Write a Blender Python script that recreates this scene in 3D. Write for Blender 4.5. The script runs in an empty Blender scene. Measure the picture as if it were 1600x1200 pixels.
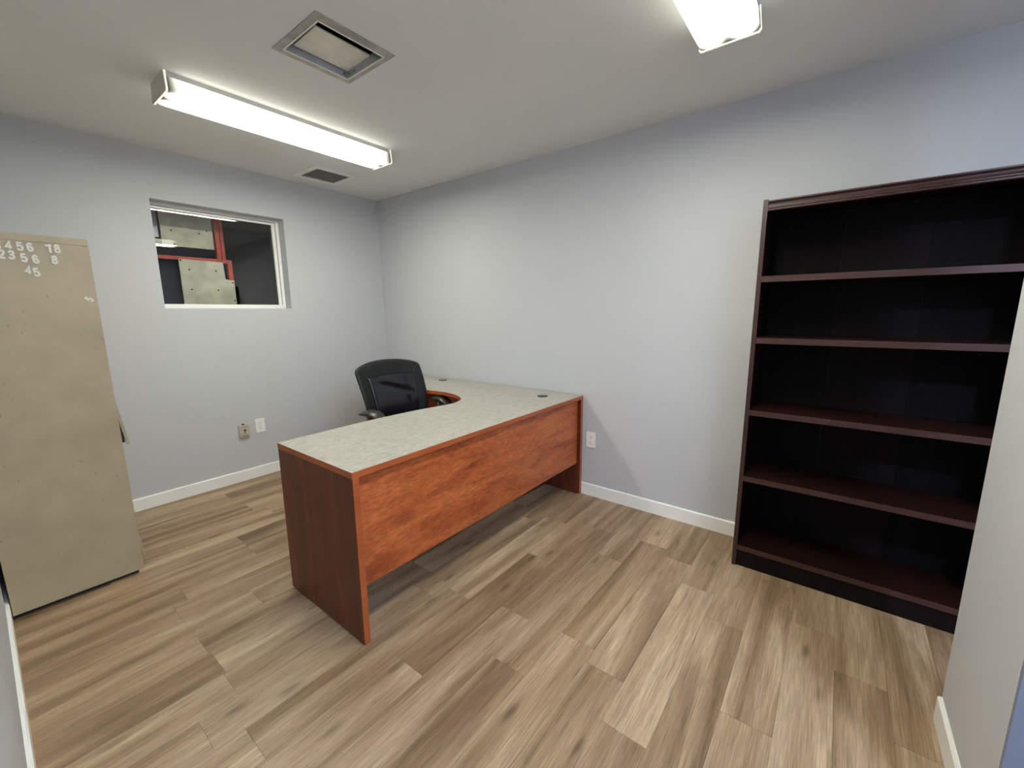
import bpy, bmesh, math, random
from mathutils import Vector, Matrix

C = bpy.context.scene.collection
SC = bpy.context.scene
PI = math.pi

# ---------------------------------------------------------------- camera
cam_data = bpy.data.cameras.new('camera')
cam = bpy.data.objects.new('camera', cam_data)
C.objects.link(cam)
cr = Vector((0.79083827, 0.6119734, -0.00796205))
cu = Vector((-0.09831257, 0.13986583, 0.98527772))
cf = Vector((-0.60407737, 0.77841256, -0.17077593))
M = Matrix((cr, cu, -cf)).transposed().to_4x4()
M.translation = Vector((3.6714, -2.6175, 1.3266))
cam.matrix_world = M
cam_data.sensor_fit = 'HORIZONTAL'
cam_data.sensor_width = 36.0
cam_data.lens = 652.916 / 1600 * 36.0
cam_data.clip_start = 0.01
SC.camera = cam

# ---------------------------------------------------------------- world, exposure
w = bpy.data.worlds.new('world')
SC.world = w
w.use_nodes = True
w.node_tree.nodes['Background'].inputs[0].default_value = (0.55, 0.7, 1.0, 1)
w.node_tree.nodes['Background'].inputs[1].default_value = 0.05
SC.view_settings.view_transform = 'Standard'
SC.view_settings.look = 'None'
SC.view_settings.gamma = 1.0
SC.view_settings.use_curve_mapping = False
SC.view_settings.exposure = 0.0

LAMP_COL = (1.0, 0.995, 0.84)
LAMP_STRENGTH = 95.0
COOL_COL = (0.64, 0.76, 1.0)
COOL_WATTS = 52.0

# cooler lamp of the entrance area behind the viewpoint (its body is built further down)
cool_d = bpy.data.lights.new('entrance_lamp_light', 'AREA')
cool_d.shape = 'DISK'
cool_d.size = 0.26
cool_d.energy = COOL_WATTS
cool_d.color = COOL_COL
cool_o = bpy.data.objects.new('entrance_lamp_light', cool_d)
C.objects.link(cool_o)
cool_o.location = (4.76, -2.32, 2.335)

# ---------------------------------------------------------------- dimensions
H = 2.398
YL = -2.687      # left wall
XE = 5.2         # entrance wall


# ---------------------------------------------------------------- materials
def new_mat(name):
    m = bpy.data.materials.new(name)
    m.use_nodes = True
    return m, m.node_tree.nodes, m.node_tree.links, m.node_tree.nodes['Principled BSDF']


def plain(name, col, rough=0.5, metal=0.0, spec=0.5, var=0.0, scale=8.0, bump=0.0, bscale=60.0, dist=0.001, flecks=None):
    m, n, l, b = new_mat(name)
    b.inputs['Roughness'].default_value = rough
    b.inputs['Metallic'].default_value = metal
    b.inputs['Specular IOR Level'].default_value = spec
    tc = n.new('ShaderNodeTexCoord')
    nz = n.new('ShaderNodeTexNoise')
    nz.inputs['Scale'].default_value = scale
    nz.inputs['Detail'].default_value = 4
    l.new(tc.outputs['Object'], nz.inputs['Vector'])
    mr = n.new('ShaderNodeMapRange')
    mr.inputs['From Min'].default_value = 0.3
    mr.inputs['From Max'].default_value = 0.7
    mr.inputs['To Min'].default_value = 1 - var
    mr.inputs['To Max'].default_value = 1 + var
    l.new(nz.outputs['Fac'], mr.inputs['Value'])
    mx = n.new('ShaderNodeVectorMath')
    mx.operation = 'SCALE'
    mx.inputs[0].default_value = col
    l.new(mr.outputs[0], mx.inputs['Scale'])
    l.new(mx.outputs[0], b.inputs['Base Color'])
    if flecks:      # worn scratches and specks in the enamel
        mk = n.new('ShaderNodeMapping')
        mk.inputs['Scale'].default_value = flecks
        mk.inputs['Rotation'].default_value = (0.5, 0.2, 0.3)
        l.new(tc.outputs['Object'], mk.inputs['Vector'])
        vo = n.new('ShaderNodeTexVoronoi')
        vo.inputs['Scale'].default_value = 1.0
        l.new(mk.outputs[0], vo.inputs['Vector'])
        kr = n.new('ShaderNodeMapRange')
        kr.inputs['From Min'].default_value = 0.035
        kr.inputs['From Max'].default_value = 0.09
        kr.inputs['To Min'].default_value = 0.62
        kr.inputs['To Max'].default_value = 1.0
        l.new(vo.outputs['Distance'], kr.inputs['Value'])
        s2 = n.new('ShaderNodeVectorMath')
        s2.operation = 'SCALE'
        l.new(mx.outputs[0], s2.inputs[0])
        l.new(kr.outputs[0], s2.inputs['Scale'])
        l.new(s2.outputs[0], b.inputs['Base Color'])
    if bump:
        nb = n.new('ShaderNodeTexNoise')
        nb.inputs['Scale'].default_value = bscale
        nb.inputs['Detail'].default_value = 3
        l.new(tc.outputs['Object'], nb.inputs['Vector'])
        bp = n.new('ShaderNodeBump')
        bp.inputs['Strength'].default_value = bump
        bp.inputs['Distance'].default_value = dist
        l.new(nb.outputs['Fac'], bp.inputs['Height'])
        l.new(bp.outputs[0], b.inputs['Normal'])
    return m


def ramp(n, stops):
    r = n.new('ShaderNodeValToRGB')
    e = r.color_ramp.elements
    while len(e) > 1:
        e.remove(e[-1])
    e[0].position = stops[0][0]
    e[0].color = (*stops[0][1], 1)
    for p, c in stops[1:]:
        x = e.new(p)
        x.color = (*c, 1)
    return r


def wood(name, stops, scale, rough=0.4, spec=0.5, dist=1.5, detail=6, grain=0.15, gscale=None, per_object=False, bump=0.0, tone=0.0, knots=None):
    """noise stretched along one axis (small entry in scale) gives the figure, a finer one the grain"""
    m, n, l, b = new_mat(name)
    b.inputs['Roughness'].default_value = rough
    b.inputs['Specular IOR Level'].default_value = spec
    tc = n.new('ShaderNodeTexCoord')
    vec = tc.outputs['Object']
    oi = None
    if per_object:
        oi = n.new('ShaderNodeObjectInfo')      # object colour: red = tone, green = seed of the figure
        oc = n.new('ShaderNodeSeparateColor')
        l.new(oi.outputs['Color'], oc.inputs[0])
        off = n.new('ShaderNodeVectorMath')
        off.operation = 'SCALE'
        off.inputs[0].default_value = (37.0, 91.0, 13.0)
        l.new(oc.outputs[1], off.inputs['Scale'])
        ad = n.new('ShaderNodeVectorMath')
        ad.operation = 'ADD'
        l.new(vec, ad.inputs[0])
        l.new(off.outputs[0], ad.inputs[1])
        vec = ad.outputs[0]
    mp = n.new('ShaderNodeMapping')
    mp.inputs['Scale'].default_value = scale
    l.new(vec, mp.inputs['Vector'])
    nz = n.new('ShaderNodeTexNoise')
    nz.inputs['Scale'].default_value = 1.0
    nz.inputs['Detail'].default_value = detail
    nz.inputs['Distortion'].default_value = dist
    l.new(mp.outputs[0], nz.inputs['Vector'])
    rp = ramp(n, stops)
    fac = nz.outputs['Fac']
    if per_object:
        sh = n.new('ShaderNodeMath')
        sh.operation = 'MULTIPLY_ADD'
        l.new(oc.outputs[0], sh.inputs[0])
        sh.inputs[1].default_value = tone
        sh.inputs[2].default_value = -tone / 2
        a2 = n.new('ShaderNodeMath')
        a2.operation = 'ADD'
        l.new(fac, a2.inputs[0])
        l.new(sh.outputs[0], a2.inputs[1])
        fac = a2.outputs[0]
    l.new(fac, rp.inputs[0])
    mg = n.new('ShaderNodeMapping')
    mg.inputs['Scale'].default_value = gscale or tuple(s * 12 for s in scale)
    l.new(vec, mg.inputs['Vector'])
    ng = n.new('ShaderNodeTexNoise')
    ng.inputs['Scale'].default_value = 1.0
    ng.inputs['Detail'].default_value = 5
    ng.inputs['Roughness'].default_value = 0.7
    l.new(mg.outputs[0], ng.inputs['Vector'])
    mr = n.new('ShaderNodeMapRange')
    mr.inputs['From Min'].default_value = 0.3
    mr.inputs['From Max'].default_value = 0.7
    mr.inputs['To Min'].default_value = 1 - grain
    mr.inputs['To Max'].default_value = 1 + grain
    l.new(ng.outputs['Fac'], mr.inputs['Value'])
    sc = n.new('ShaderNodeVectorMath')
    sc.operation = 'SCALE'
    l.new(rp.outputs[0], sc.inputs[0])
    l.new(mr.outputs[0], sc.inputs['Scale'])
    l.new(sc.outputs[0], b.inputs['Base Color'])
    if knots:
        mk = n.new('ShaderNodeMapping')
        mk.inputs['Scale'].default_value = knots
        l.new(vec, mk.inputs['Vector'])
        vo = n.new('ShaderNodeTexVoronoi')
        vo.inputs['Scale'].default_value = 1.0
        vo.inputs['Randomness'].default_value = 1.0
        l.new(mk.outputs[0], vo.inputs['Vector'])
        kr = n.new('ShaderNodeMapRange')
        kr.interpolation_type = 'SMOOTHSTEP'
        kr.inputs['From Min'].default_value = 0.0
        kr.inputs['From Max'].default_value = 0.17
        kr.inputs['To Min'].default_value = 0.45
        kr.inputs['To Max'].default_value = 1.0
        l.new(vo.outputs['Distance'], kr.inputs['Value'])
        s2 = n.new('ShaderNodeVectorMath')
        s2.operation = 'SCALE'
        l.new(sc.outputs[0], s2.inputs[0])
        l.new(kr.outputs[0], s2.inputs['Scale'])
        l.new(s2.outputs[0], b.inputs['Base Color'])
    if bump:
        bp = n.new('ShaderNodeBump')
        bp.inputs['Strength'].default_value = bump
        bp.inputs['Distance'].default_value = 0.0006
        l.new(ng.outputs['Fac'], bp.inputs['Height'])
        l.new(bp.outputs[0], b.inputs['Normal'])
    return m


MAT = {}
MAT['wall'] = plain('wall_paint', (0.53, 0.54, 0.57), 0.75, spec=0.25, var=0.015, scale=2, bump=0.25, bscale=180, dist=0.0006)
MAT['ceiling'] = plain('ceiling_paint', (0.78, 0.78, 0.775), 0.85, spec=0.2, var=0.015, scale=2, bump=0.3, bscale=140, dist=0.0008)
MAT['trim'] = plain('white_trim_paint', (0.88, 0.88, 0.85), 0.4, var=0.01)
MAT['floor_base'] = plain('floor_underlay', (0.10, 0.08, 0.06), 0.9)
MAT['plank'] = wood('vinyl_oak_plank',
                    [(0.22, (0.150, 0.092, 0.050)), (0.38, (0.235, 0.152, 0.087)), (0.50, (0.315, 0.213, 0.129)),
                     (0.62, (0.385, 0.276, 0.177)), (0.80, (0.52, 0.395, 0.255))],
                    (11.5, 0.8, 1.0), rough=0.42, spec=0.4, dist=0.9, detail=7, grain=0.42,
                    gscale=(340.0, 8.0, 1.0), per_object=True, bump=0.25, tone=0.17, knots=(8.0, 2.6, 1.0))
MAT['cherry'] = wood('cherry_laminate',
                     [(0.26, (0.20, 0.034, 0.011)), (0.40, (0.34, 0.076, 0.022)), (0.52, (0.44, 0.112, 0.033)),
                      (0.76, (0.55, 0.165, 0.050))],
                     (4.0, 2.4, 13.0), rough=0.35, dist=0.5, detail=12, grain=0.42, gscale=(60, 26, 150))
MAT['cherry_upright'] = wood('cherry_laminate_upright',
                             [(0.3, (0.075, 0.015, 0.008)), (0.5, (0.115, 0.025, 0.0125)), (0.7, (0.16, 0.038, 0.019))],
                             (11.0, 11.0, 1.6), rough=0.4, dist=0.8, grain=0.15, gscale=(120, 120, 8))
MAT['cherry_edge'] = wood('cherry_edge_band',
                          [(0.3, (0.33, 0.078, 0.024)), (0.7, (0.45, 0.115, 0.036))],
                          (6.0, 1.5, 6.0), rough=0.35, dist=0.4, grain=0.1, gscale=(60, 8, 60))
MAT['laminate'] = wood('grey_green_laminate',
                       [(0.25, (0.27, 0.255, 0.22)), (0.42, (0.36, 0.338, 0.30)), (0.58, (0.41, 0.385, 0.345)), (0.8, (0.47, 0.438, 0.385))],
                       (55.0, 26.0, 20.0), rough=0.42, dist=0.8, grain=0.16, gscale=(240, 110, 80))
MAT['mahogany'] = wood('dark_mahogany',
                       [(0.3, (0.010, 0.0028, 0.0022)), (0.7, (0.019, 0.0055, 0.0042))],
                       (1.5, 18.0, 18.0), rough=0.5, spec=0.22, dist=0.5, grain=0.2, gscale=(10, 120, 120))
MAT['mahogany_edge'] = wood('mahogany_edge_band',
                            [(0.3, (0.040, 0.014, 0.012)), (0.7, (0.062, 0.024, 0.021))],
                            (2.0, 18.0, 18.0), rough=0.38, dist=0.5, grain=0.2, gscale=(14, 120, 120))
MAT['mahogany_upright'] = wood('mahogany_side_edge',
                               [(0.3, (0.030, 0.010, 0.0085)), (0.7, (0.050, 0.018, 0.016))],
                               (18.0, 18.0, 1.5), rough=0.38, dist=0.5, grain=0.2, gscale=(120, 120, 10))
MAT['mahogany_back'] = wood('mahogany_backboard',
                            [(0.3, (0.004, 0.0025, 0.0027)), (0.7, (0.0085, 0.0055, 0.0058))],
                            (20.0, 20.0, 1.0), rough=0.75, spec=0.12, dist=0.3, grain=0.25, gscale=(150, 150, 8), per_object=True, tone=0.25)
MAT['beige_metal'] = plain('beige_enamel', (0.46, 0.385, 0.255), 0.42, var=0.09, scale=6, bump=0.25, bscale=25, dist=0.001, flecks=(30, 34, 13))
MAT['black'] = plain('black_plastic', (0.012, 0.012, 0.013), 0.45)
MAT['armpad'] = plain('black_urethane', (0.026, 0.027, 0.024), 0.33)
MAT['leather'] = plain('black_leather', (0.009, 0.010, 0.012), 0.45, spec=0.3, var=0.1, scale=30, bump=0.3, bscale=220, dist=0.0006)
MAT['leather_shiny'] = plain('glossy_black_leather', (0.010, 0.010, 0.014), 0.22, var=0.1, scale=30, bump=0.2, bscale=120, dist=0.0006)
MAT['outlet_white'] = plain('white_plastic', (0.85, 0.85, 0.84), 0.3)
MAT['ivory'] = plain('ivory_plastic', (0.52, 0.47, 0.36), 0.35)
MAT['slot'] = plain('dark_slot', (0.01, 0.01, 0.01), 0.8)
MAT['galv'] = plain('galvanised_steel', (0.42, 0.40, 0.36), 0.42, metal=0.55, var=0.25, scale=14)
MAT['galv_blue'] = plain('duct_steel', (0.42, 0.44, 0.50), 0.35, metal=0.5, var=0.12, scale=10)
MAT['damper'] = plain('damper_plate', (0.80, 0.78, 0.68), 0.6, var=0.1, scale=12)
MAT['grille'] = plain('grey_grille', (0.30, 0.29, 0.27), 0.6)
MAT['fixture'] = plain('fixture_enamel', (0.62, 0.62, 0.60), 0.4)
MAT['cap_grey'] = plain('end_cap_plastic', (0.60, 0.585, 0.54), 0.45)
MAT['sticker'] = plain('white_vinyl', (0.78, 0.77, 0.70), 0.4)
MAT['red_steel'] = plain('red_painted_steel', (0.80, 0.11, 0.06), 0.5, var=0.15, scale=15)
MAT['ply'] = plain('weathered_board', (0.90, 0.86, 0.70), 0.8, var=0.16, scale=9, bump=0.4, bscale=80, dist=0.001)
MAT['screw'] = plain('screw_steel', (0.05, 0.045, 0.04), 0.6, metal=0.3)
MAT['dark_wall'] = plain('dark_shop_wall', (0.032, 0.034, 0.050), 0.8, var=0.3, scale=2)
MAT['chrome'] = plain('chrome', (0.6, 0.6, 0.6), 0.2, metal=1.0)


def glass_mat():
    m = bpy.data.materials.new('window_glass')
    m.use_nodes = True
    n, l = m.node_tree.nodes, m.node_tree.links
    n.clear()
    out = n.new('ShaderNodeOutputMaterial')
    tr = n.new('ShaderNodeBsdfTransparent')
    tr.inputs[0].default_value = (0.97, 0.98, 0.97, 1)
    gl = n.new('ShaderNodeBsdfGlossy')
    gl.inputs['Roughness'].default_value = 0.0
    fr = n.new('ShaderNodeFresnel')
    fr.inputs['IOR'].default_value = 1.75
    mx = n.new('ShaderNodeMixShader')
    l.new(fr.outputs[0], mx.inputs[0])
    l.new(tr.outputs[0], mx.inputs[1])
    l.new(gl.outputs[0], mx.inputs[2])
    l.new(mx.outputs[0], out.inputs[0])
    return m


MAT['glass'] = glass_mat()


def lens_mat():
    """prismatic wrap-around cover lit by two tubes: brightest over each tube, weak at the two ends"""
    m = bpy.data.materials.new('lamp_diffuser')
    m.use_nodes = True
    n, l = m.node_tree.nodes, m.node_tree.links
    n.clear()
    out = n.new('ShaderNodeOutputMaterial')
    em = n.new('ShaderNodeEmission')
    em.inputs[0].default_value = (*LAMP_COL, 1)
    tc = n.new('ShaderNodeTexCoord')
    sp = n.new('ShaderNodeSeparateXYZ')
    l.new(tc.outputs['Object'], sp.inputs[0])

    def math_(op, a, bb=None, c=None):
        q = n.new('ShaderNodeMath')
        q.operation = op
        for i, v in enumerate((a, bb, c)):
            if v is None:
                continue
            if isinstance(v, (int, float)):
                q.inputs[i].default_value = v
            else:
                l.new(v, q.inputs[i])
        return q.outputs[0]
    ax = math_('ABSOLUTE', sp.outputs[0])
    d = math_('SUBTRACT', ax, 0.052)
    d2 = math_('MULTIPLY', math_('MULTIPLY', d, d), -2100.0)
    across = math_('MULTIPLY_ADD', math_('EXPONENT', d2), 0.972, 0.028)
    ay = math_('ABSOLUTE', sp.outputs[1])
    ey = n.new('ShaderNodeMapRange')
    ey.interpolation_type = 'SMOOTHSTEP'
    ey.inputs['From Min'].default_value = 0.50
    ey.inputs['From Max'].default_value = 0.60
    ey.inputs['To Min'].default_value = 1.0
    ey.inputs['To Max'].default_value = 0.012
    l.new(ay, ey.inputs['Value'])
    s = math_('MULTIPLY', math_('MULTIPLY', across, ey.outputs[0]), LAMP_STRENGTH)
    l.new(s, em.inputs[1])
    l.new(em.outputs[0], out.inputs[0])
    return m


MAT['lens'] = lens_mat()
mg = bpy.data.materials.new('lamp_cap_rim')
mg.use_nodes = True
mg.node_tree.nodes['Principled BSDF'].inputs['Base Color'].default_value = (0.8, 0.8, 0.66, 1)
mg.node_tree.nodes['Principled BSDF'].inputs['Emission Color'].default_value = (1, 1, 0.85, 1)
mg.node_tree.nodes['Principled BSDF'].inputs['Emission Strength'].default_value = 0.75
MAT['cap_rim'] = mg


# ---------------------------------------------------------------- geometry helpers
def obj(name, bm, mat, parent=None, smooth=False, label=None):
    me = bpy.data.meshes.new(name)
    bmesh.ops.recalc_face_normals(bm, faces=bm.faces)
    bm.to_mesh(me)
    bm.free()
    if isinstance(mat, (list, tuple)):
        for q in mat:
            me.materials.append(MAT[q])
    else:
        me.materials.append(MAT[mat])
    if smooth:
        for p in me.polygons:
            p.use_smooth = True
    o = bpy.data.objects.new(name, me)
    C.objects.link(o)
    if parent:
        o.parent = parent
    if label:
        o['label'] = label
    return o


def bx(bm, x0, x1, y0, y1, z0, z1, bev=0.0, mi=0):
    x0, x1 = sorted((x0, x1)); y0, y1 = sorted((y0, y1)); z0, z1 = sorted((z0, z1))
    vs = [bm.verts.new(p) for p in ((x0, y0, z0), (x1, y0, z0), (x1, y1, z0), (x0, y1, z0),
                                    (x0, y0, z1), (x1, y0, z1), (x1, y1, z1), (x0, y1, z1))]
    fs = [bm.faces.new([vs[i] for i in f]) for f in
          ((3, 2, 1, 0), (4, 5, 6, 7), (0, 1, 5, 4), (1, 2, 6, 5), (2, 3, 7, 6), (3, 0, 4, 7))]
    for f in fs:
        f.material_index = mi
    if bev:
        es = list({e for f in fs for e in f.edges})
        bmesh.ops.bevel(bm, geom=es, offset=bev, segments=2, affect='EDGES', profile=0.7)
    return bm


def box(x0, x1, y0, y1, z0, z1, bev=0.0):
    return bx(bmesh.new(), x0, x1, y0, y1, z0, z1, bev)


def prism(pts, a0, a1, axis, bev=0.0, bm=None):
    """extrude a 2-D outline along axis: axis 'z' -> pts (x,y); 'y' -> (x,z); 'x' -> (y,z)"""
    bm = bm or bmesh.new()

    def P(p, a):
        return {'z': (p[0], p[1], a), 'y': (p[0], a, p[1]), 'x': (a, p[0], p[1])}[axis]
    lo = [bm.verts.new(P(p, a0)) for p in pts]
    hi = [bm.verts.new(P(p, a1)) for p in pts]
    n = len(pts)
    f = [bm.faces.new(lo), bm.faces.new(hi[::-1])]
    for i in range(n):
        f.append(bm.faces.new((lo[i], hi[i], hi[(i + 1) % n], lo[(i + 1) % n])))
    if bev:
        es = list(f[0].edges) + list(f[1].edges)
        bmesh.ops.bevel(bm, geom=es, offset=bev, segments=2, affect='EDGES')
    return bm


def cyl(bm, c, r, h, axis='z', seg=24, r2=None):
    r2 = r if r2 is None else r2
    rot = {'z': Matrix(), 'x': Matrix.Rotation(PI / 2, 4, 'Y'), 'y': Matrix.Rotation(-PI / 2, 4, 'X')}[axis]
    bmesh.ops.create_cone(bm, cap_ends=True, segments=seg, radius1=r, radius2=r2, depth=h,
                          matrix=Matrix.Translation(c) @ rot)
    return bm


def tube(bm, pts, r, seg=10):
    pts = [Vector(p) for p in pts]
    rings = []
    for i, p in enumerate(pts):
        d = (pts[min(i + 1, len(pts) - 1)] - pts[max(i - 1, 0)]).normalized()
        a = d.orthogonal().normalized() if i == 0 else (rings_a - d * rings_a.dot(d)).normalized()
        rings_a = a
        b = d.cross(a)
        rr = r[i] if isinstance(r, (list, tuple)) else r
        rings.append([bm.verts.new(p + (a * math.cos(t) + b * math.sin(t)) * rr)
                      for t in (2 * PI * k / seg for k in range(seg))])
    for i in range(len(rings) - 1):
        for k in range(seg):
            bm.faces.new((rings[i][k], rings[i][(k + 1) % seg], rings[i + 1][(k + 1) % seg], rings[i + 1][k]))
    bm.faces.new(rings[0][::-1])
    bm.faces.new(rings[-1])
    return bm


def thing(name, label, cat, loc=(0, 0, 0), group=None, rz=0):
    o = bpy.data.objects.new(name, None)
    o.empty_display_size = 0.1
    C.objects.link(o)
    o.location = loc
    o.rotation_euler = (0, 0, rz)
    o['label'] = label
    o['category'] = cat
    if group:
        o['group'] = group
    return o


def struct(name, bm, mat, parent=None, label=None, cat=None):
    o = obj(name, bm, mat, parent)
    if parent is None:
        o['kind'] = 'structure'
        if label:
            o['label'] = label
        if cat:
            o['category'] = cat
    return o


def sempty(name, label, cat, loc=(0, 0, 0)):
    o = thing(name, label, cat, loc)
    o['kind'] = 'structure'
    return o


# ---------------------------------------------------------------- room shell
T = 0.14
# far wall (x = 0) with the window opening
WY0, WY1, WZ0, WZ1 = -1.768, -0.917, 1.367, 2.083
bm = bmesh.new()
bx(bm, -T, 0, YL, WY0, 0, H); bx(bm, -T, 0, WY1, 0, 0, H)
bx(bm, -T, 0, WY0, WY1, 0, WZ0); bx(bm, -T, 0, WY0, WY1, WZ1, H)
struct('wall_far', bm, 'wall', label='light grey painted far wall with the interior window in it', cat='wall')
struct('wall_right', box(-T, XE + 0.1, 0, 0.12, 0, H), 'wall', label='long light grey wall behind the desk and bookcase', cat='wall')
struct('wall_left', box(-T, XE + 0.1, YL - 0.12, YL, 0, H), 'wall', label='grey wall at the left edge, behind the beige cabinet', cat='wall')
SX0, SX1, SY0, SY1 = 4.056, 4.176, -1.33, -0.848
struct('wall_front', box(SX0, SX1, SY0, SY1, 0, H), 'wall', label='short grey partition wall end in front of the bookcase, at the right edge', cat='wall')
struct('wall_back', box(XE, XE + 0.1, YL, 0, 0, H), 'wall', label='grey wall of the entrance area behind the viewpoint', cat='wall')

MAT['end_shade'] = plain('bluish_shade', (0.20, 0.235, 0.32), 0.6, var=0.02)  # partition end's bluish shade, put into the colour of an added board
struct('shade_board_1', box(SX0 + 0.0005, SX1, SY0 - 0.012, SY0 - 0.0002, 0, H), 'end_shade', label='added board on the end of the short partition wall, coloured with its bluish shade', cat='trim')

# ceiling with the two duct openings
V1 = (1.762, 2.035, -1.665, -1.378)
V2 = (0.212, 0.470, -0.850, -0.581)
xs = sorted({-T, V2[0], V2[1], V1[0], V1[1], XE + 0.1})
bm = bmesh.new()
for i in range(len(xs) - 1):
    a, b = xs[i], xs[i + 1]
    hole = None
    for V in (V1, V2):
        if abs(a - V[0]) < 1e-6:
            hole = V
    if hole:
        bx(bm, a, b, YL - 0.12, hole[2], H, H + 0.03)
        bx(bm, a, b, hole[3], 0.12, H, H + 0.03)
    else:
        bx(bm, a, b, YL - 0.12, 0.12, H, H + 0.03)
bmesh.ops.remove_doubles(bm, verts=bm.verts, dist=1e-5)
struct('ceiling', bm, 'ceiling', label='flat grey-white painted ceiling', cat='ceiling')

# baseboards
BH, BT = 0.087, 0.012


def board_profile(h=BH, t=BT):
    return [(0, 0), (t, 0), (t, h - 0.004), (t - 0.004, h), (0, h)]


struct('baseboard_far', prism([(p[0], p[1]) for p in board_profile()], YL + BT, -BT, 'y'), 'trim', label='white baseboard along the far wall under the window', cat='baseboard')
struct('baseboard_right', prism([(-p[0], p[1]) for p in board_profile()], 0.0, XE, 'x'), 'trim', label='white baseboard along the long wall between desk and bookcase', cat='baseboard')
struct('baseboard_left', prism([(YL + p[0], p[1]) for p in board_profile()], 0.0, XE, 'x'), 'trim', label='white baseboard at the left edge beside the beige cabinet', cat='baseboard')
struct('baseboard_front', prism([(SX0 - p[0], p[1]) for p in board_profile()], SY0, SY1 - 0.008, 'y'), 'trim', label='short white baseboard at the foot of the partition wall end', cat='baseboard')

# floor of vinyl planks, each one laid
floor = struct('floor', box(-T, XE + 0.1, YL - 0.1, 0.1, -0.05, -0.004), 'floor_base', label='wood look vinyl plank floor', cat='floor')
PW, PL = 0.1505, 0.889
ENDS = {  # row index (x of the row's left seam = 4.085 - PW*k) -> a y where two planks meet
    3: -0.62, 2: -0.82, 1: -1.04, 6: -0.634, 7: -0.455, 8: -0.382, 9: -0.651, 10: -1.297, 11: -1.767,
    12: -0.47, 14: -2.213, 16: -2.213, 21: -1.80, 25: -1.77, 19: -2.16, 4: -1.25}
random.seed(11)
meshes = {}


def plank_mesh(wd, ln):
    key = (round(wd, 3), round(ln, 3))
    if key not in meshes:
        b2 = bmesh.new()
        c = 0.0007
        z0, z1 = -0.004, 0.0
        x, y = wd / 2 - 0.0002, ln / 2 - 0.0002
        lo = [b2.verts.new(p) for p in ((-x, -y, z0), (x, -y, z0), (x, y, z0), (-x, y, z0))]
        md = [b2.verts.new(p) for p in ((-x, -y, z1 - c), (x, -y, z1 - c), (x, y, z1 - c), (-x, y, z1 - c))]
        hi = [b2.verts.new(p) for p in ((-x + c, -y + c, z1), (x - c, -y + c, z1), (x - c, y - c, z1), (-x + c, y - c, z1))]
        b2.faces.new(hi)
        for i in range(4):
            j = (i + 1) % 4
            b2.faces.new((lo[i], lo[j], md[j], md[i]))
            b2.faces.new((md[i], md[j], hi[j], hi[i]))
        me = bpy.data.meshes.new('plank')
        b2.to_mesh(me)
        b2.free()
        me.materials.append(MAT['plank'])
        meshes[key] = me
    return meshes[key]


# planks that stand out: row, a y inside the plank, tone (0 dark .. 1 light)
LIGHT = [(6, -1.0, 1.35), (5, -1.0, 0.25), (7, -1.0, 0.45), (11, -2.0, 0.9), (11, -1.2, 0.1), (10, -1.0, 0.25), (10, -1.6, 0.85), (9, -1.2, 0.8),
         (9, -1.7, 0.15), (3, -1.0, 0.7), (3, -0.4, 0.75), (2, -0.5, 0.7), (2, -1.0, 0.3), (14, -2.4, 0.85), (14, -1.8, 0.15), (16, -2.4, 0.8),
         (16, -1.8, 0.2), (4, -1.0, 0.4), (4, -1.6, 0.5), (1, -1.3, 0.8)]
k = -7
while True:
    xa = 4.085 - PW * k
    xb = xa + PW
    if xb <= 0.0:
        break
    ca, cb = max(xa, 0.0), min(xb, XE)
    y = ENDS.get(k, -random.uniform(0, PL))
    while y < 0:
        y += PL
    while y > YL:
        ya, yb = max(y - PL, YL), min(y, 0.0)
        if yb - ya > 0.01 and cb - ca > 0.005:
            o = bpy.data.objects.new('plank', plank_mesh(cb - ca, yb - ya))
            o.location = ((ca + cb) / 2, (ya + yb) / 2, 0)
            C.objects.link(o)
            o.parent = floor
            tn = random.random()
            for (kk, yy, tv) in LIGHT:
                if kk == k and ya < yy < yb:
                    tn = tv
            o.color = (tn, random.random(), 0, 1)
        y -= PL
    k += 1

# interior window in the far wall
win = sempty('window_1', 'white framed interior window in the far wall, dark room behind', 'window', (-0.1, (WY0 + WY1) / 2, WZ0))


oy_, oz_ = win.location.y, win.location.z
b2 = bmesh.new()
A0, A1, B0, B1 = WY0 - oy_, WY1 - oy_, 0.0, WZ1 - WZ0
bx(b2, -0.035, 0.0, A0, A1, B0, B0 + 0.032, 0.002)
bx(b2, -0.035, 0.0, A0, A1, B1 - 0.020, B1, 0.002)
bx(b2, -0.035, 0.0, A0, A0 + 0.018, B0 + 0.032, B1 - 0.020, 0.002)
bx(b2, -0.035, 0.0, A1 - 0.020, A1, B0 + 0.032, B1 - 0.020, 0.002)
obj('window_frame', b2, 'trim', win)
b2 = bmesh.new()
bx(b2, -0.033, -0.013, A1 - 0.046, A1 - 0.025, B0 + 0.033, B1 - 0.021, 0.002)
bx(b2, -0.033, -0.013, A0 + 0.019, A1 - 0.047, B1 - 0.037, B1 - 0.023, 0.002)
obj('glazing_bead', b2, 'trim', win)
b2 = box(-0.0025, 0.0025, WY0 + 0.024 - win.location.y, WY1 - 0.024 - win.location.y, 0.024, WZ1 - WZ0 - 0.024)
pane = obj('window_pane', b2, 'glass', win)
pane.location = (-0.0265, 0, 0)
pane.rotation_euler = (0, math.radians(-0.72), 0)

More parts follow.
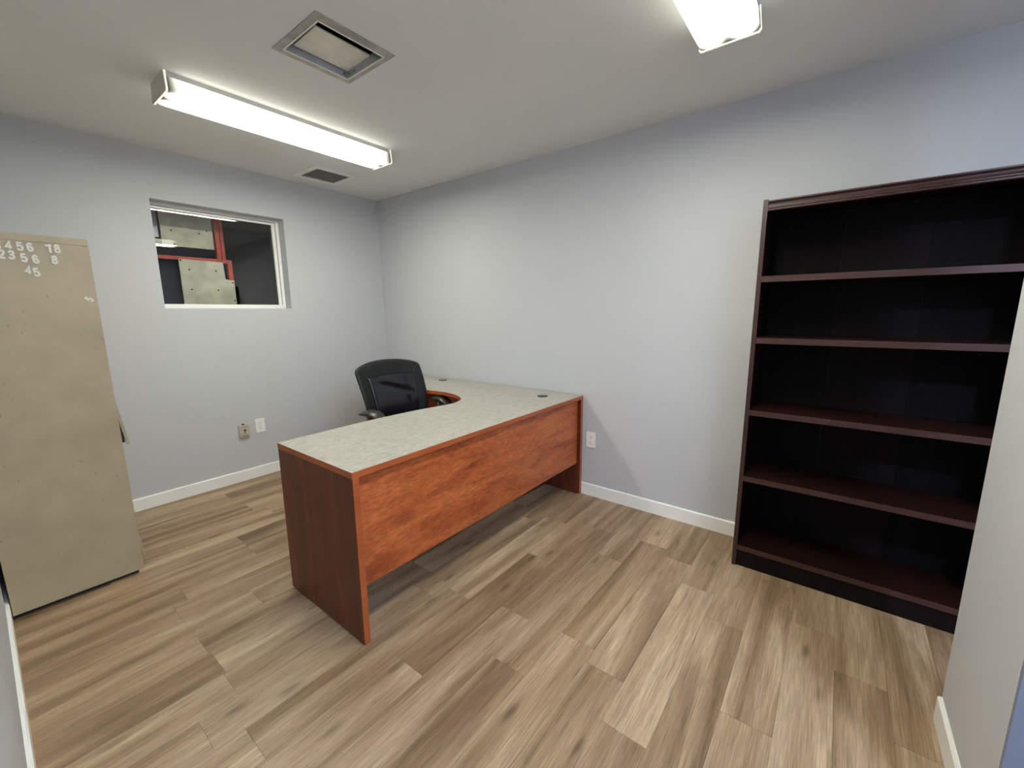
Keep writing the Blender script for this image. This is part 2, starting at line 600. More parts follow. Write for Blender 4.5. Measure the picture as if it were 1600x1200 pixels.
# room behind the interior window
bm = bmesh.new()
bx(bm, -2.6, -T, -3.4, -3.3, 0, H); bx(bm, -2.6, -T, 0.7, 0.8, 0, H)
bx(bm, -2.7, -2.6, -3.4, 0.8, 0, H)
struct('wall_shop', bm, 'dark_wall', label='dark walls of the room behind the interior window', cat='wall')
struct('ceiling_shop', box(-2.7, -T, -3.4, 0.8, H, H + 0.03), 'dark_wall', label='dark ceiling of the room behind the interior window', cat='ceiling')
struct('floor_shop', box(-2.7, -T, -3.4, 0.8, -0.05, 0), 'dark_wall', label='dark floor of the room behind the interior window', cat='floor')

# red steel rack with boards, seen through the window
rk = thing('steel_rack', 'red steel rack with pale boards bolted on, seen through the interior window', 'rack', (-0.42, -1.45, 0))


def rb(name, y0, y1, z0, z1, x0=-0.02, x1=0.02, mat='red_steel', bev=0.002, parent=None):
    return obj(name, box(x0, x1, y0 + 1.45, y1 + 1.45, z0, z1, bev), mat, parent or rk)


rb('post', -1.285, -1.256, 0.0, 2.25)
rb('post', -1.238, -1.213, 1.765, 2.25, -0.05, -0.02)
rb('crossbar', -1.95, -1.286, 1.741, 1.768)
rb('crossbar', -1.256, -1.186, 1.739, 1.767)
rb('bracket', -1.218, -1.186, 1.40, 1.739)
rb('post', -1.95, -1.92, 0.0, 2.25)
b_1 = obj('board', box(0.0, 0.012, -0.185, 0.150, 1.84, 2.10, 0.003), 'ply', rk, label='upper pale weathered board')
b_1.location = (0.005, 0, 0)
b_1.rotation_euler = (math.radians(0.0), 0, 0)
poly = [(-0.103, 1.748), (0.194, 1.744), (0.196, 1.608), (0.261, 1.603), (0.262, 1.30), (-0.103, 1.30)]
b_2 = obj('board', prism(poly, 0.022, 0.034, 'x', 0.002), 'ply', rk, label='lower pale board with a notched corner')
for (y, z, par, x) in ((-1.493, 1.671, b_2, .034), (-1.314, 1.671, b_2, .034), (-1.493, 1.519, b_2, .034), (-1.314, 1.518, b_2, .034),
                       (-1.542, 1.738, b_2, .034), (-1.202, 1.583, b_2, .034), (-1.202, 1.437, b_2, .034),
                       (-1.34, 1.981, b_1, .012), (-1.393, 1.954, b_1, .012), (-1.571, 1.956, b_1, .012), (-1.56, 1.855, b_1, .012)):
    b2 = bmesh.new()
    cyl(b2, (x + 0.0005, y + 1.45, z), 0.006, 0.004, 'x', 10)
    obj('screw', b2, 'screw', par)
obj('dark_panel', box(-0.12, -0.10, -0.5, 0.12, 1.0, 1.735, 0.002), 'dark_wall', rk, label='dark sheet behind the boards')
obj('grey_plate', box(-0.03, -0.022, -0.27, -0.19, 1.90, 2.12, 0.002), 'galv_blue', rk, label='grey metal plate beside the upper board')


# ---------------------------------------------------------------- ceiling lamps
def ceiling_lamp(xc, label):
    y0, y1 = -1.930, -0.718
    yc = (y0 + y1) / 2
    L = (y1 - y0) / 2
    t = thing('fluorescent_lamp', label, 'ceiling lamp', (xc, yc, H), 'wrap-around fluorescent lamps on the ceiling')
    hw, bw, dz = 0.095, 0.104, 0.084
    # metal channel against the ceiling
    obj('lamp_housing', prism([(-hw, 0), (hw, 0), (hw, -0.021), (-hw, -0.021)], -L + 0.006, L - 0.006, 'y'), 'fixture', t)
    # wrap-around lens, slightly rounded lower corners, hollow profile closed above by the channel
    prof = [(-hw, -0.0215), (-bw + 0.001, -dz + 0.010), (-bw + 0.007, -dz + 0.002), (-bw + 0.016, -dz), (bw - 0.016, -dz),
            (bw - 0.007, -dz + 0.002), (bw - 0.001, -dz + 0.010), (hw, -0.0215)]
    b3 = prism(prof, -L + 0.006, L - 0.006, 'y')
    bmesh.ops.subdivide_edges(b3, edges=[e for e in b3.edges if abs((e.verts[0].co - e.verts[1].co).y) > 0.5], cuts=8)
    obj('diffuser', b3, 'lens', t)
    for s in (-1, 1):
        o_ = [(-hw - 0.003, 0), (hw + 0.003, 0), (bw + 0.003, -dz + 0.006), (bw - 0.004, -dz - 0.003), (-bw + 0.004, -dz - 0.003), (-bw - 0.003, -dz + 0.006)]
        ya, yb = (s * (L - 0.0055), s * L)
        cap = obj('end_cap', prism(o_, min(ya, yb), max(ya, yb), 'y'), 'cap_grey', t)
        # the cap's translucent lip that catches the light of the tubes
        b3 = bmesh.new()
        inner = [(p[0] * 0.965, p[1] * 0.94 - 0.0) for p in o_]
        for i in range(1, 5 + 1):
            j = (i + 1) % 6
            if i == 5:
                continue
            q = [o_[i], o_[j], inner[j], inner[i]]
            yy = s * (L - 0.006)
            prism(q, yy - 0.004, yy + 0.004, 'y', bm=b3)
        obj('cap_lip', b3, 'cap_rim', cap)
    return t


ceiling_lamp(1.092, 'lit long fluorescent ceiling lamp over the desk, nearer the window')
ceiling_lamp(3.243, 'lit fluorescent ceiling lamp cut off by the top edge of the picture')

el = thing('ceiling_light', 'small round cool-white lamp on the ceiling of the entrance area', 'ceiling lamp', (4.76, -2.32, H))
b2 = bmesh.new(); cyl(b2, (0, 0, -0.02), 0.17, 0.038, 'z', 36, 0.16)
obj('lamp_base', b2, 'fixture', el)
b2 = bmesh.new(); cyl(b2, (0, 0, -0.048), 0.13, 0.018, 'z', 36, 0.15)
obj('diffuser', b2, 'cap_rim', el)

# ---------------------------------------------------------------- ceiling vents
v1 = thing('ceiling_vent', 'open steel ceiling vent with a tilted damper plate, above the lamps', 'vent', (1.90, -1.523, H))
ox, oy = 1.90, -1.523
FX0, FX1, FY0, FY1 = 1.725 - ox, 2.076 - ox, -1.696 - oy, -1.350 - oy
IX0, IX1, IY0, IY1 = V1[0] - ox, V1[1] - ox, V1[2] - oy, V1[3] - oy
b2 = bmesh.new()
for (a, b, c, d) in ((FX0, FX1, FY0, IY0), (FX0, FX1, IY1, FY1), (FX0, IX0, IY0, IY1), (IX1, FX1, IY0, IY1)):
    bx(b2, a, b, c, d, -0.004, -0.0005, 0.0015)
obj('flange', b2, 'galv', v1)
b2 = bmesh.new()
for (a, b, c, d) in ((IX0 - .004, IX1 + .004, IY0 - .004, IY0 + .003), (IX0 - .004, IX1 + .004, IY1 - .003, IY1 + .004),
                     (IX0 - .004, IX0 + .003, IY0, IY1), (IX1 - .003, IX1 + .004, IY0, IY1)):
    bx(b2, a, b, c, d, -0.0065, -0.0041, 0.0008)
obj('rim', b2, 'damper', v1)
b2 = bmesh.new()
e = 0.0015
for (a, b, c, d) in ((IX0 + e, IX1 - e, IY0 + e, IY0 + .004), (IX0 + e, IX1 - e, IY1 - .004, IY1 - e),
                     (IX0 + e, IX0 + .004, IY0 + .004, IY1 - .004), (IX1 - .004, IX1 - e, IY0 + .004, IY1 - .004)):
    bx(b2, a, b, c, d, -0.004, 0.034)
obj('duct', b2, 'galv_blue', v1)
b2 = bmesh.new()
for (a, b, c, d) in ((IX0 + e, IX1 - e, IY0 + e, IY0 + .004), (IX0 + e, IX1 - e, IY1 - .004, IY1 - e),
                     (IX0 + e, IX0 + .004, IY0 + .004, IY1 - .004), (IX1 - .004, IX1 - e, IY0 + .004, IY1 - .004)):
    bx(b2, a, b, c, d, 0.0345, 0.249)
obj('duct_shade', b2, 'black', v1)  # upper duct walls coloured black for the shade inside the duct
obj('duct_top', box(IX0, IX1, IY0, IY1, 0.25, 0.26), 'black', v1)
b2 = box(-0.089, 0.089, -0.122, 0.122, -0.003, 0.003, 0.001)
dp = obj('damper_plate', b2, 'damper', v1)
dp.location = (1.859 - ox, -1.505 - oy, 0.028)
dp.rotation_euler = (0, math.radians(-1.5), 0)
for (sx, sy) in ((IX0 + 0.02, IY1 - 0.0045), (IX0 + .06, IY1 - .0045), (IX0 + .0045, IY1 - .02)):
    b2 = bmesh.new()
    cyl(b2, (sx, sy, 0.01), 0.004, 0.002, 'y' if sy == IY1 - 0.0045 else 'x', 8)
    obj('screw', b2, 'screw', v1)

v2 = thing('ceiling_vent', 'small square grey grille vent between the lamp and the far wall', 'vent', (0.345, -0.715, H))
ox, oy = 0.345, -0.715
b2 = bmesh.new()
FX0, FX1, FY0, FY1 = 0.172 - ox, 0.520 - ox, -0.893 - oy, -0.545 - oy
IX0, IX1, IY0, IY1 = V2[0] - ox, V2[1] - ox, V2[2] - oy, V2[3] - oy
for (a, b, c, d) in ((FX0, FX1, FY0, IY0), (FX0, FX1, IY1, FY1), (FX0, IX0, IY0, IY1), (IX1, FX1, IY0, IY1)):
    bx(b2, a, b, c, d, -0.007, -0.0005, 0.002)
obj('frame', b2, 'trim', v2)
b2 = bmesh.new()
N = 14
for i in range(1, N):
    x = IX0 + (IX1 - IX0) * i / N
    bx(b2, x - .001, x + .001, IY0, IY1, -0.003, 0.009)
    y = IY0 + (IY1 - IY0) * i / N
    bx(b2, IX0, IX1, y - .001, y + .001, -0.003, 0.009)
g_ = obj('grille', b2, 'grille', v2)
b2 = bmesh.new()
for (a, b, c, d) in ((IX0 + e, IX1 - e, IY0 + e, IY0 + .004), (IX0 + e, IX1 - e, IY1 - .004, IY1 - e),
                     (IX0 + e, IX0 + .004, IY0 + .004, IY1 - .004), (IX1 - .004, IX1 - e, IY0 + .004, IY1 - .004)):
    bx(b2, a, b, c, d, 0.012, 0.1)
bx(b2, IX0, IX1, IY0, IY1, 0.03, 0.035)
obj('duct', b2, 'grille', v2)

# ---------------------------------------------------------------- L-shaped desk
DX, DT, DNY, DFY = 2.288, 0.737, -1.816, -0.014
desk = thing('corner_desk', 'L-shaped cherry wood office desk with a grey-green laminate top', 'desk', (2.0, -1.0, 0))


def D(bm_):
    bmesh.ops.translate(bm_, verts=bm_.verts, vec=(-2.0, 1.0, 0))
    return bm_


DL = 0.475      # left end of the return
inner = [(1.672, DNY), (1.665, -1.6), (1.660, -1.4), (1.662, -1.25), (1.670, -1.12), (1.684, -0.98), (1.706, -0.86), (1.722, -0.77),
         (1.716, -0.70), (1.692, -0.64), (1.650, -0.588), (1.590, -0.55), (1.510, -0.518), (1.42, -0.502), (1.31, -0.505), (1.20, -0.525),
         (1.08, -0.56), (0.97, -0.578), (0.85, -0.585), (DL, -0.587)]


def smooth_path(p, it=2):
    for _ in range(it):
        q = [p[0]]
        for i in range(len(p) - 1):
            a, b = Vector(p[i]), Vector(p[i + 1])
            q += [tuple(a * 0.75 + b * 0.25), tuple(a * 0.25 + b * 0.75)]
        q.append(p[-1])
        p = q
    return p


ip = smooth_path(inner)
outline = [(DX, DNY)] + ip + [(DL, DFY), (DX, DFY)]
TT = 0.026
top = obj('desktop', D(prism(outline, DT - TT, DT, 'z')), ['laminate', 'cherry_edge'], desk)
for p in top.data.polygons:
    p.material_index = 0 if p.normal.z > 0.5 else 1
LEG = 0.027
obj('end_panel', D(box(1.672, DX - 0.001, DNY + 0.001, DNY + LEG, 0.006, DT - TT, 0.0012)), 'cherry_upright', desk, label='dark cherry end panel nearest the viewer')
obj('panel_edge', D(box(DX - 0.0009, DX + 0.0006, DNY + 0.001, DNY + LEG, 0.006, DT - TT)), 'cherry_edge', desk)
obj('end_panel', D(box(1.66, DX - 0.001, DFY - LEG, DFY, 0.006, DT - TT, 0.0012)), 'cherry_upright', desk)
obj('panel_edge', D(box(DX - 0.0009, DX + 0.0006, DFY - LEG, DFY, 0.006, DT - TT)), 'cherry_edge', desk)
obj('modesty_panel', D(box(DX - 0.045, DX - 0.026, DNY + LEG, DFY - LEG, 0.236, DT - TT, 0.001)), 'cherry', desk, label='figured cherry front panel')
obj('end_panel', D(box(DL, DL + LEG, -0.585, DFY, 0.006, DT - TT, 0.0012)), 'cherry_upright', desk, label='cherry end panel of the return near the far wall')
obj('return_panel', D(box(DL + LEG, 1.66, DFY - 0.06, DFY - 0.04, 0.30, DT - TT, 0.001)), 'cherry', desk)
for (x, y) in ((2.071, -0.205), (0.967, -0.124)):
    b2 = bmesh.new()
    cyl(b2, (x, y, DT + 0.0015), 0.037, 0.003, 'z', 28)
    g = obj('grommet', D(b2), 'black', desk)
    b2 = bmesh.new()
    cyl(b2, (x, y, DT + 0.0035), 0.022, 0.0015, 'z', 28)
    obj('grommet_cap', D(b2), 'armpad', g)
for (x, y) in ((2.25, DNY + .014), (1.71, DNY + .014), (2.25, DFY - .014), (1.71, DFY - .014), (DL + .014, -0.55), (DL + .014, -0.06)):
    b2 = bmesh.new()
    cyl(b2, (x, y, 0.003), 0.012, 0.006, 'z', 12)
    obj('glide', D(b2), 'black', desk)

# ---------------------------------------------------------------- bookcase
BX0, BX1, BY, BHT = 3.346, 4.262, -0.3155, 1.818
bc = thing('bookcase', 'tall dark mahogany bookcase with five shelves, empty, against the long wall', 'bookcase', ((BX0 + BX1) / 2, -0.165, 0))


def B(bm_):
    bmesh.ops.translate(bm_, verts=bm_.verts, vec=(-(BX0 + BX1) / 2, 0.165, 0))
    return bm_


ST = 0.019
BB = -0.016
for a in (BX0, BX1 - ST):
    s_ = obj('side_panel', B(box(a, a + ST, BY + 0.0012, BB, 0, BHT, 0.001)), 'mahogany', bc)
    obj('edge_band', B(box(a, a + ST, BY - 0.0003, BY + 0.0011, 0.001, BHT)), 'mahogany_upright', s_)
for z in (1.466, 1.180, 0.8255, 0.482, 0.104):
    s_ = obj('shelf', B(box(BX0 + ST, BX1 - ST, BY + 0.004, BB - 0.005, z - 0.0135, z + 0.0135, 0.001)), 'mahogany', bc)
    obj('edge_band', B(box(BX0 + ST, BX1 - ST, BY + 0.0025, BY + 0.0038, z - 0.0135, z + 0.0135)), 'mahogany_edge', s_)
obj('top_panel', B(box(BX0 + ST, BX1 - ST, BY + 0.02, BB, BHT - 0.026, BHT - 0.006, 0.001)), 'mahogany', bc)
# moulded cornice between the sides
z1 = BHT - 0.004
prof = [(BY + 0.02, z1 - 0.046), (BY + 0.004, z1 - 0.046), (BY + 0.001, z1 - 0.043), (BY + 0.001, z1 - 0.038), (BY + 0.004, z1 - 0.036),
        (BY + 0.002, z1 - 0.033), (BY + 0.002, z1 - 0.029), (BY + 0.006, z1 - 0.027), (BY + 0.009, z1 - 0.020), (BY + 0.008, z1 - 0.013),
        (BY + 0.002, z1 - 0.008), (BY - 0.001, z1 - 0.006), (BY - 0.001, z1 - 0.001), (BY + 0.001, z1), (BY + 0.02, z1)]
obj('cornice', B(prism(prof, BX0 + ST, BX1 - ST, 'x')), 'mahogany_upright', bc, label='moulded cornice strip')
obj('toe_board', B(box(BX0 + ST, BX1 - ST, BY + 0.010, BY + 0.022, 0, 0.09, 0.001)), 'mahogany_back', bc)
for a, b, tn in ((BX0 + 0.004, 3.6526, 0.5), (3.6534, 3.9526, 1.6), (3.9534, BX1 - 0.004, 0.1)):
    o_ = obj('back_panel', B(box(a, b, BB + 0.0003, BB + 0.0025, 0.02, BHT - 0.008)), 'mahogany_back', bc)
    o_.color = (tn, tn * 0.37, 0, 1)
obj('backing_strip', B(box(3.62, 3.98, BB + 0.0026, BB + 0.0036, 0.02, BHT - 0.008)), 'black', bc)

# ---------------------------------------------------------------- beige steel cabinet
KX0, KX1, KY0, KY1, KH = 0.016, 0.925, -2.672, -2.228, 1.664
cab = thing('storage_cabinet', 'tall beige steel cabinet with white number stickers on its side', 'cabinet', ((KX0 + KX1) / 2, (KY0 + KY1) / 2, 0))


def K(bm_):
    bmesh.ops.translate(bm_, verts=bm_.verts, vec=(-(KX0 + KX1) / 2, -(KY0 + KY1) / 2, 0))
    return bm_


bm = bmesh.new()
bx(bm, KX0, KX1, KY0, KY1 - 0.02, 0.022, KH, 0.002)
obj('body', K(bm), 'beige_metal', cab)
# side sheet with its folded top hem and front return
bm = bmesh.new()
bx(bm, KX1 - 0.001, KX1 + 0.0015, KY0, KY1, 0.022, KH - 0.031, 0.0007)
obj('side_sheet', K(bm), 'beige_metal', cab)
bm = bmesh.new()
bx(bm, KX0, KX1 + 0.002, KY0, KY1, KH - 0.029, KH + 0.001, 0.002)
obj('top_cap', K(bm), 'beige_metal', cab)
bm = bmesh.new()
bx(bm, KX0 + 0.02, KX1 - 0.018, KY0 + 0.004, KY1 - 0.02, 0.0, 0.022)
obj('plinth', K(bm), 'black', cab)
xm = (KX0 + KX1) / 2
for a, b, s in ((KX0 + 0.012, xm - 0.001, -1), (xm + 0.001, KX1 - 0.012, 1)):
    d_ = obj('door', K(box(a, b, KY1 - 0.02, KY1 - 0.002, 0.05, KH - 0.035, 0.002)), 'beige_metal', cab)
    if s > 0:
        b2 = bmesh.new()
        bx(b2, a + 0.03, a + 0.05, KY1 - 0.002, KY1 + 0.014, 0.80, 0.93, 0.003)
        obj('handle', K(b2), 'galv', d_)
# bent strips of the side sheet standing away from the front edge
bm = bmesh.new()
pts = [(KY1 - 0.004, 0.94), (KY1 + 0.004, 0.88), (KY1 + 0.0275, 0.690), (KY1 + 0.016, 0.690), (KY1 + 0.002, 0.80), (KY1 - 0.004, 0.86)]
prism(pts, KX1 - 0.008, KX1 + 0.0008, 'x', bm=bm)
obj('bent_hem', K(bm), 'beige_metal', cab, label='bent metal strip standing off the cabinet edge')
bm = bmesh.new()
pts = [(KY1 - 0.003, 0.24), (KY1 + 0.006, 0.19), (KY1 + 0.013, 0.09), (KY1 + 0.009, 0.085), (KY1 + 0.003, 0.14), (KY1 - 0.003, 0.19)]
prism(pts, KX1 - 0.008, KX1 + 0.0005, 'x', bm=bm)
obj('bent_hem', K(bm), 'beige_metal', cab, label='small bent strip near the cabinet foot')
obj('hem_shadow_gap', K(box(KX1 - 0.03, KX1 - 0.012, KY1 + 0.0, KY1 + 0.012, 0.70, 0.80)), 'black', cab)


GLYPH = {   # centre lines on a 0.5 x 1 cell
    '1': [[(0.12, 0.80), (0.30, 0.95), (0.30, 0.05)]],
    '2': [[(0.08, 0.74), (0.12, 0.88), (0.25, 0.95), (0.38, 0.88), (0.42, 0.72), (0.36, 0.55), (0.08, 0.08), (0.45, 0.08)]],
    '3': [[(0.08, 0.76), (0.14, 0.90), (0.26, 0.95), (0.38, 0.88), (0.41, 0.74), (0.36, 0.60), (0.22, 0.53), (0.36, 0.46), (0.42, 0.30),
           (0.38, 0.13), (0.25, 0.05), (0.13, 0.10), (0.07, 0.24)]],
    '4': [[(0.46, 0.28), (0.05, 0.28), (0.34, 0.92), (0.34, 0.04)]],
    '5': [[(0.41, 0.92), (0.12, 0.92), (0.10, 0.53), (0.26, 0.60), (0.38, 0.53), (0.43, 0.35), (0.38, 0.14), (0.25, 0.05), (0.12, 0.10), (0.06, 0.22)]],
    '6': [[(0.41, 0.78), (0.35, 0.91), (0.24, 0.95), (0.13, 0.86), (0.08, 0.62), (0.08, 0.34), (0.13, 0.12), (0.25, 0.05), (0.38, 0.13),
           (0.42, 0.31), (0.37, 0.50), (0.25, 0.57), (0.13, 0.50), (0.085, 0.36)]],
    '7': [[(0.05, 0.91), (0.43, 0.91), (0.30, 0.60), (0.20, 0.04)]],
    '8': [[(0.25, 0.54), (0.13, 0.62), (0.10, 0.76), (0.15, 0.90), (0.25, 0.95), (0.35, 0.90), (0.40, 0.76), (0.37, 0.62), (0.25, 0.54),
           (0.12, 0.44), (0.07, 0.28), (0.13, 0.11), (0.25, 0.05), (0.37, 0.11), (0.43, 0.28), (0.38, 0.44), (0.25, 0.54)]]}


def digit(ch, y, z, size, tilt=0.0):
    b3 = bmesh.new()
    hw = size * 0.085
    ht = size * 0.78
    for path in GLYPH[ch]:
        P = [Vector(((p[0] - 0.25) * ht * 1.08, (p[1] - 0.5) * ht, 0)) for p in path]
        L_, R__ = [], []
        for i, p in enumerate(P):
            d0 = (p - P[i - 1]).normalized() if i else (P[1] - P[0]).normalized()
            d1 = (P[i + 1] - p).normalized() if i < len(P) - 1 else d0
            n0 = Vector((-d0.y, d0.x, 0)); n1 = Vector((-d1.y, d1.x, 0))
            m_ = (n0 + n1)
            m_ = m_.normalized() if m_.length > 1e-4 else n0
            k_ = hw / max(0.55, m_.dot(n0))
            q = p + (d0 * -hw * 0.3 if i == 0 else d0 * hw * 0.3 if i == len(P) - 1 else Vector((0, 0, 0)))
            L_.append(q + m_ * k_); R__.append(q - m_ * k_)
        for zz in (0.0010,):
            a = [b3.verts.new(v + Vector((0, 0, zz + i_ * 4e-5))) for i_, v in enumerate(L_)]
            b = [b3.verts.new(v + Vector((0, 0, zz + i_ * 4e-5))) for i_, v in enumerate(R__)]
            a0 = [b3.verts.new(v) for v in L_]
            b0 = [b3.verts.new(v) for v in R__]
            for i in range(len(P) - 1):
                b3.faces.new((a[i], b[i], b[i + 1], a[i + 1]))
                b3.faces.new((a[i], a[i + 1], a0[i + 1], a0[i]))
                b3.faces.new((b[i + 1], b[i], b0[i], b0[i + 1]))
            b3.faces.new((a[0], a0[0], b0[0], b[0]))
            b3.faces.new((a[-1], b[-1], b0[-1], a0[-1]))
    o = obj('number_sticker', b3, 'sticker', cab)
    # the digit's x runs along world +y, its y along world z, facing +x
    R_ = Matrix(((0, 0, 1), (1, 0, 0), (0, 1, 0))).to_4x4()
    o.matrix_local = Matrix.Translation((KX1 + 0.0016 + 0.0006 - (KX0 + KX1) / 2, y - (KY0 + KY1) / 2, z)) @ R_ @ Matrix.Rotation(tilt, 4, 'Z')
    return o


DS = 0.0435
for (ch, y, z, s, t) in (('1', -2.555, 1.617, DS, 0), ('2', -2.525, 1.617, DS, 0), ('3', -2.497, 1.6115, DS, 0), ('4', -2.467, 1.615, DS, 0), ('5', -2.436, 1.6125, DS, 0.03),
                         ('6', -2.408, 1.612, DS, 0.05), ('7', -2.352, 1.6115, DS, 0.22), ('8', -2.329, 1.614, DS, 0.03),
                         ('1', -2.515, 1.578, DS, 0), ('2', -2.490, 1.5755, DS, 0), ('3', -2.464, 1.575, DS, 0), ('5', -2.431, 1.567, DS, 0.06),
                         ('6', -2.399, 1.5635, DS, 0.1), ('8', -2.343, 1.5655, DS, 0),
                         ('4', -2.426, 1.518, DS, -0.05), ('5', -2.403, 1.5095, DS, 0.08), ('5', -2.256, 1.3985, 0.037, 1.0)):
    digit(ch, y, z, s, t)


# ---------------------------------------------------------------- wall outlets
def duplex(label, loc, rz):
    """faces local +x"""
    t = thing('wall_outlet', label, 'outlet', loc, 'white duplex outlets', rz)
    obj('cover_plate', box(0.0, 0.006, -0.0355, 0.0355, -0.0575, 0.0575, 0.0025), 'outlet_white', t)
    for s in (-1, 1):
        b3 = bmesh.new()
        zc = s * 0.0195
        pr = []
        for i in range(24):
            a = 2 * PI * i / 24
            pr.append((0.0168 * math.cos(a), zc + max(-0.0135, min(0.0135, 0.0168 * math.sin(a)))))
        prism(pr, 0.005, 0.0075, 'x', bm=b3)
        so = obj('socket', b3, 'outlet_white', t)
        for (a, b, c, d) in ((-0.0078, -0.0052, zc - 0.002, zc + 0.007), (0.0052, 0.0078, zc - 0.001, zc + 0.006)):
            obj('slot', box(0.0074, 0.0080, a, b, c, d), 'slot', so)
        b3 = bmesh.new()
        cyl(b3, (0.0077, 0, zc - 0.0078), 0.0026, 0.0006, 'x', 12)
        obj('slot', b3, 'slot', so)
    b3 = bmesh.new()
    cyl(b3, (0.0063, 0, 0), 0.003, 0.001, 'x', 10)
    obj('screw', b3, 'galv', t)
    return t


duplex('white duplex outlet on the far wall beside the beige jack box', (0.0005, -1.261, 0.4255), 0)
duplex('white duplex outlet on the long wall right of the desk', (2.351, -0.0005, 0.419), -PI / 2)

jk = thing('phone_jack', 'beige surface-mounted phone jack box on the far wall under the window', 'phone jack', (0.0005, -1.384, 0.407))
obj('jack_body', box(0, 0.022, -0.037, 0.037, -0.050, 0.050, 0.004), 'ivory', jk)
obj('jack_face', box(0.0215, 0.024, -0.030, 0.030, -0.038, 0.040, 0.001), 'ivory', jk)
b2 = bmesh.new(); cyl(b2, (0.0243, 0.001, 0.006), 0.0085, 0.001, 'x', 16)
obj('jack_hole', b2, 'slot', jk)
b2 = bmesh.new(); cyl(b2, (0.0243, 0.001, -0.014), 0.005, 0.001, 'x', 12)
obj('jack_hole', b2, 'slot', jk)
obj('seam', box(0.0236, 0.0246, -0.020, 0.022, 0.033, 0.0355), 'slot', jk)
obj('seam', box(0.0236, 0.0246, -0.022, 0.024, -0.0345, -0.0325), 'slot', jk)
obj('cable_clip', box(0.003, 0.016, -0.012, 0.004, 0.050, 0.058, 0.002), 'slot', jk)

# ---------------------------------------------------------------- office chair (faces +x)
CHX, CHY = 1.32, -0.79
ch = thing('office_chair', 'black leather office chair with armrests, tucked into the corner of the desk', 'chair', (CHX, CHY, 0), rz=0)


def grid_pad(nu, nv, fn, close=True):
    """fn(u,v,side) -> point; a closed pillow from two grids that share the rim"""
    b3 = bmesh.new()
    F = [[b3.verts.new(fn(i / nu, j / nv, 1)) for j in range(nv + 1)] for i in range(nu + 1)]
    G = [[F[i][j] if i in (0, nu) or j in (0, nv) else b3.verts.new(fn(i / nu, j / nv, -1)) for j in range(nv + 1)] for i in range(nu + 1)]
    for i in range(nu):
        for j in range(nv):
            b3.faces.new((F[i][j], F[i + 1][j], F[i + 1][j + 1], F[i][j + 1]))
            q = (G[i][j + 1], G[i + 1][j + 1], G[i + 1][j], G[i][j])
            if len({v.index if v.index >= 0 else id(v) for v in q}) >= 3:
                try:
                    b3.faces.new(q)
                except ValueError:
                    pass
    return b3


BKX = 1.22 - CHX     # back at its foot


def back_shape(u, v):
    """u 0..1 across (y), v 0..1 up: centre surface of the backrest"""
    s = (u - 0.5) * 2
    z = 0.47 + v * 0.488
    z += (1 - abs(s) ** 2.2) * 0.036 * v ** 3 - 0.008 * abs(s) ** 10 * v
    half = 0.276 - 0.045 * (1 - v) ** 2
    if v > 0.93:
        half -= 0.013 * ((v - 0.93) / 0.07) ** 2.5
    y = s * half - 0.022
    x = BKX - 0.115 * v ** 1.3 + 0.045 * math.sin(v * PI) * 0.6 + 0.055 * s * s
    return x, y, z


def back_fn(u, v, side):
    x, y, z = back_shape(u, v)
    r = min(min(u, 1 - u), min(v, 1 - v))
    th = 0.018 * min(1, r / 0.06) ** 0.5
    return (x + side * th - 0.008, y, z)


bk = obj('backrest', grid_pad(44, 44, back_fn), 'leather', ch, smooth=True)


def cush_fn(u, v, side):
    uu = 0.15 + 0.70 * u
    vv = 0.03 + 0.80 * v
    x, y, z = back_shape(uu, vv)
    r = min(min(u, 1 - u), min(v, 1 - v))
    th = 0.016 * min(1, r / 0.08) ** 0.5
    wr = 0.0
    if side > 0:
        a = v + 0.28 * u
        wr = 0.011 * math.exp(-((a - 1.02) / 0.055) ** 2) * math.sin(PI * u) - 0.011 * math.exp(-((a - 0.92) / 0.05) ** 2) * math.sin(PI * u)
        wr += 0.005 * math.exp(-((u - 0.82) / 0.05) ** 2) * math.exp(-((v - 0.75) / 0.2) ** 2)
    return (x + (0.010 + th + wr if side > 0 else 0.0), y, z)


obj('back_cushion', grid_pad(48, 48, cush_fn), 'leather_shiny', bk, smooth=True)
# stitched seam from the cushion corner to the top corner on each side
for s in (0, 1):
    pts = []
    for k_ in range(7):
        t_ = k_ / 6
        u = (0.15 - 0.10 * t_) if s == 0 else (0.85 + 0.10 * t_)
        v = 0.84 + 0.12 * t_
        x, y, z = back_shape(u, v)
        pts.append((x + 0.0105, y, z))
    b2 = bmesh.new()
    tube(b2, pts, 0.0018, 6)
    obj('seam', b2, 'armpad', bk, smooth=True)


def seat_fn(u, v, side):
    s = (v - 0.5) * 2
    x = -0.10 + 0.47 * u
    y = s * (0.25 - 0.03 * (2 * u - 1) ** 4)
    r = min(min(u, 1 - u), min(v, 1 - v))
    th = 0.045 * min(1, r / 0.12) ** 0.5
    z = 0.455 - 0.03 * max(0, u - 0.75) * 4 * (u - .75) * 4 / 4 + 0.008 * s * s
    return (x, y, z + side * th)


obj('seat', grid_pad(24, 24, seat_fn), 'leather', ch, smooth=True)
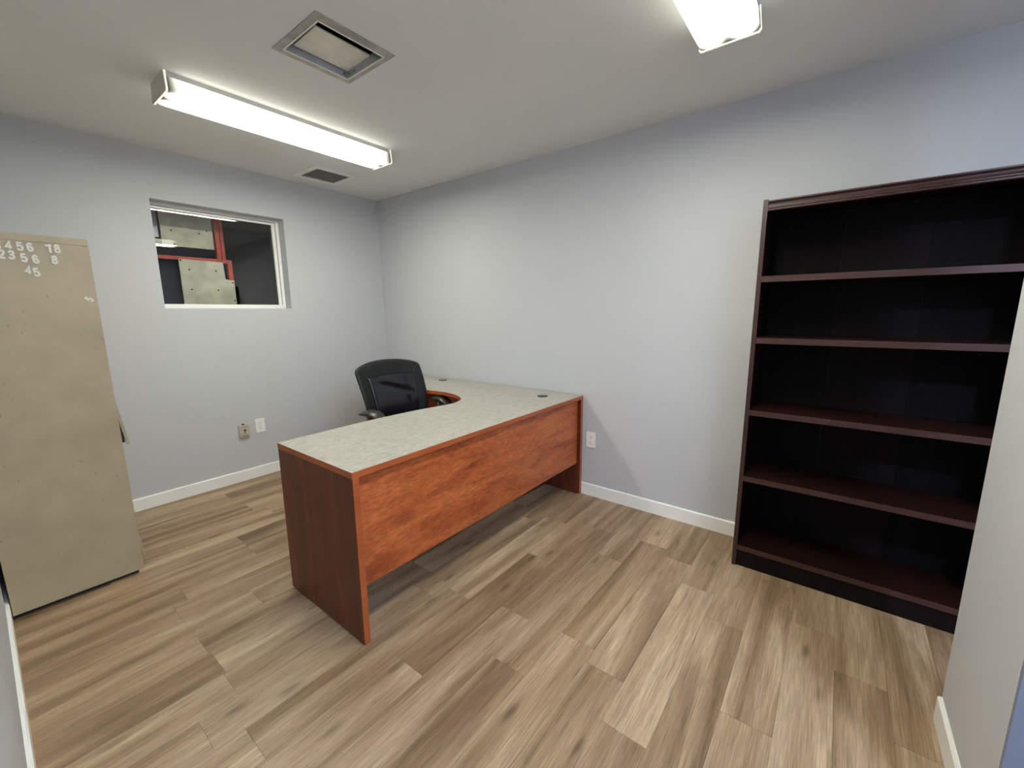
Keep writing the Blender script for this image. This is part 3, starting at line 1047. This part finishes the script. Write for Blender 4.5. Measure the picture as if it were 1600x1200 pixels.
# armrests: waterfall pad on an L-shaped support
for s in (-1, 1):
    b2 = bmesh.new()
    rings = []
    n_ = 14
    for i in range(n_ + 1):
        t_ = i / n_
        x = -0.115 + 0.235 * t_
        z = 0.660 + 0.016 * math.sin(PI * min(1, t_ * 1.1)) - 0.05 * max(0, t_ - 0.55) ** 2 * 4
        wd = 0.050 * (max(0.02, math.sin(PI * min(1.0, max(0.0, 0.06 + 0.90 * t_)))) ** 0.45)
        hh = 0.023 * (max(0.02, math.sin(PI * (0.06 + 0.90 * t_))) ** 0.5)
        yc_ = (0.325 if s > 0 else -0.296) + s * -0.02 * t_
        rings.append([b2.verts.new((x, yc_ + wd * math.cos(a), z + hh * math.sin(a))) for a in (2 * PI * k_ / 16 for k_ in range(16))])
    for i in range(n_):
        for k_ in range(16):
            b2.faces.new((rings[i][k_], rings[i][(k_ + 1) % 16], rings[i + 1][(k_ + 1) % 16], rings[i + 1][k_]))
    b2.faces.new(rings[0][::-1]); b2.faces.new(rings[-1])
    ar = obj('armrest', b2, 'armpad', ch, smooth=True)
    b2 = bmesh.new()
    tube(b2, [(0.0, s * 0.29, 0.652), (0.0, s * 0.295, 0.55), (0.01, s * 0.29, 0.44), (0.02, s * 0.24, 0.408), (0.03, s * 0.12, 0.405)], 0.016, 10)
    obj('arm_support', b2, 'black', ar, smooth=True)
b2 = bmesh.new()
tube(b2, [(0.10, 0, 0.40), (-0.08, 0, 0.395), (-0.15, 0, 0.43), (-0.165, 0, 0.52), (-0.16, 0, 0.66)], 0.022, 10)
obj('back_bracket', b2, 'black', ch, smooth=True)
obj('seat_plate', box(0.0, 0.24, -0.10, 0.10, 0.385, 0.412, 0.004), 'black', ch)
b2 = bmesh.new(); cyl(b2, (0.12, 0, 0.25), 0.027, 0.28, 'z', 20); cyl(b2, (0.12, 0, 0.16), 0.035, 0.14, 'z', 20)
obj('gas_column', b2, 'black', ch)
for i in range(5):
    a = 2 * PI * i / 5 + 0.3
    d = Vector((math.cos(a), math.sin(a), 0))
    b2 = bmesh.new()
    c0 = Vector((0.12, 0, 0.115))
    tube(b2, [c0, c0 + d * 0.12 + Vector((0, 0, -0.005)), c0 + d * 0.27 + Vector((0, 0, -0.035))], [0.026, 0.022, 0.014], 8)
    lg = obj('base_leg', b2, 'black', ch, smooth=True)
    b2 = bmesh.new()
    cc = c0 + d * 0.27
    pn = d.cross(Vector((0, 0, 1)))
    for q in (-1, 1):
        m_ = Matrix.Translation((cc.x, cc.y, 0.0255)) @ pn.to_track_quat('Z', 'Y').to_matrix().to_4x4() @ Matrix.Translation((0, 0, q * 0.014))
        bmesh.ops.create_cone(b2, cap_ends=True, segments=18, radius1=0.025, radius2=0.025, depth=0.016, matrix=m_)
    tube(b2, [(cc.x, cc.y, 0.025), (cc.x, cc.y, 0.085)], 0.007, 8)
    obj('caster', b2, 'black', lg)
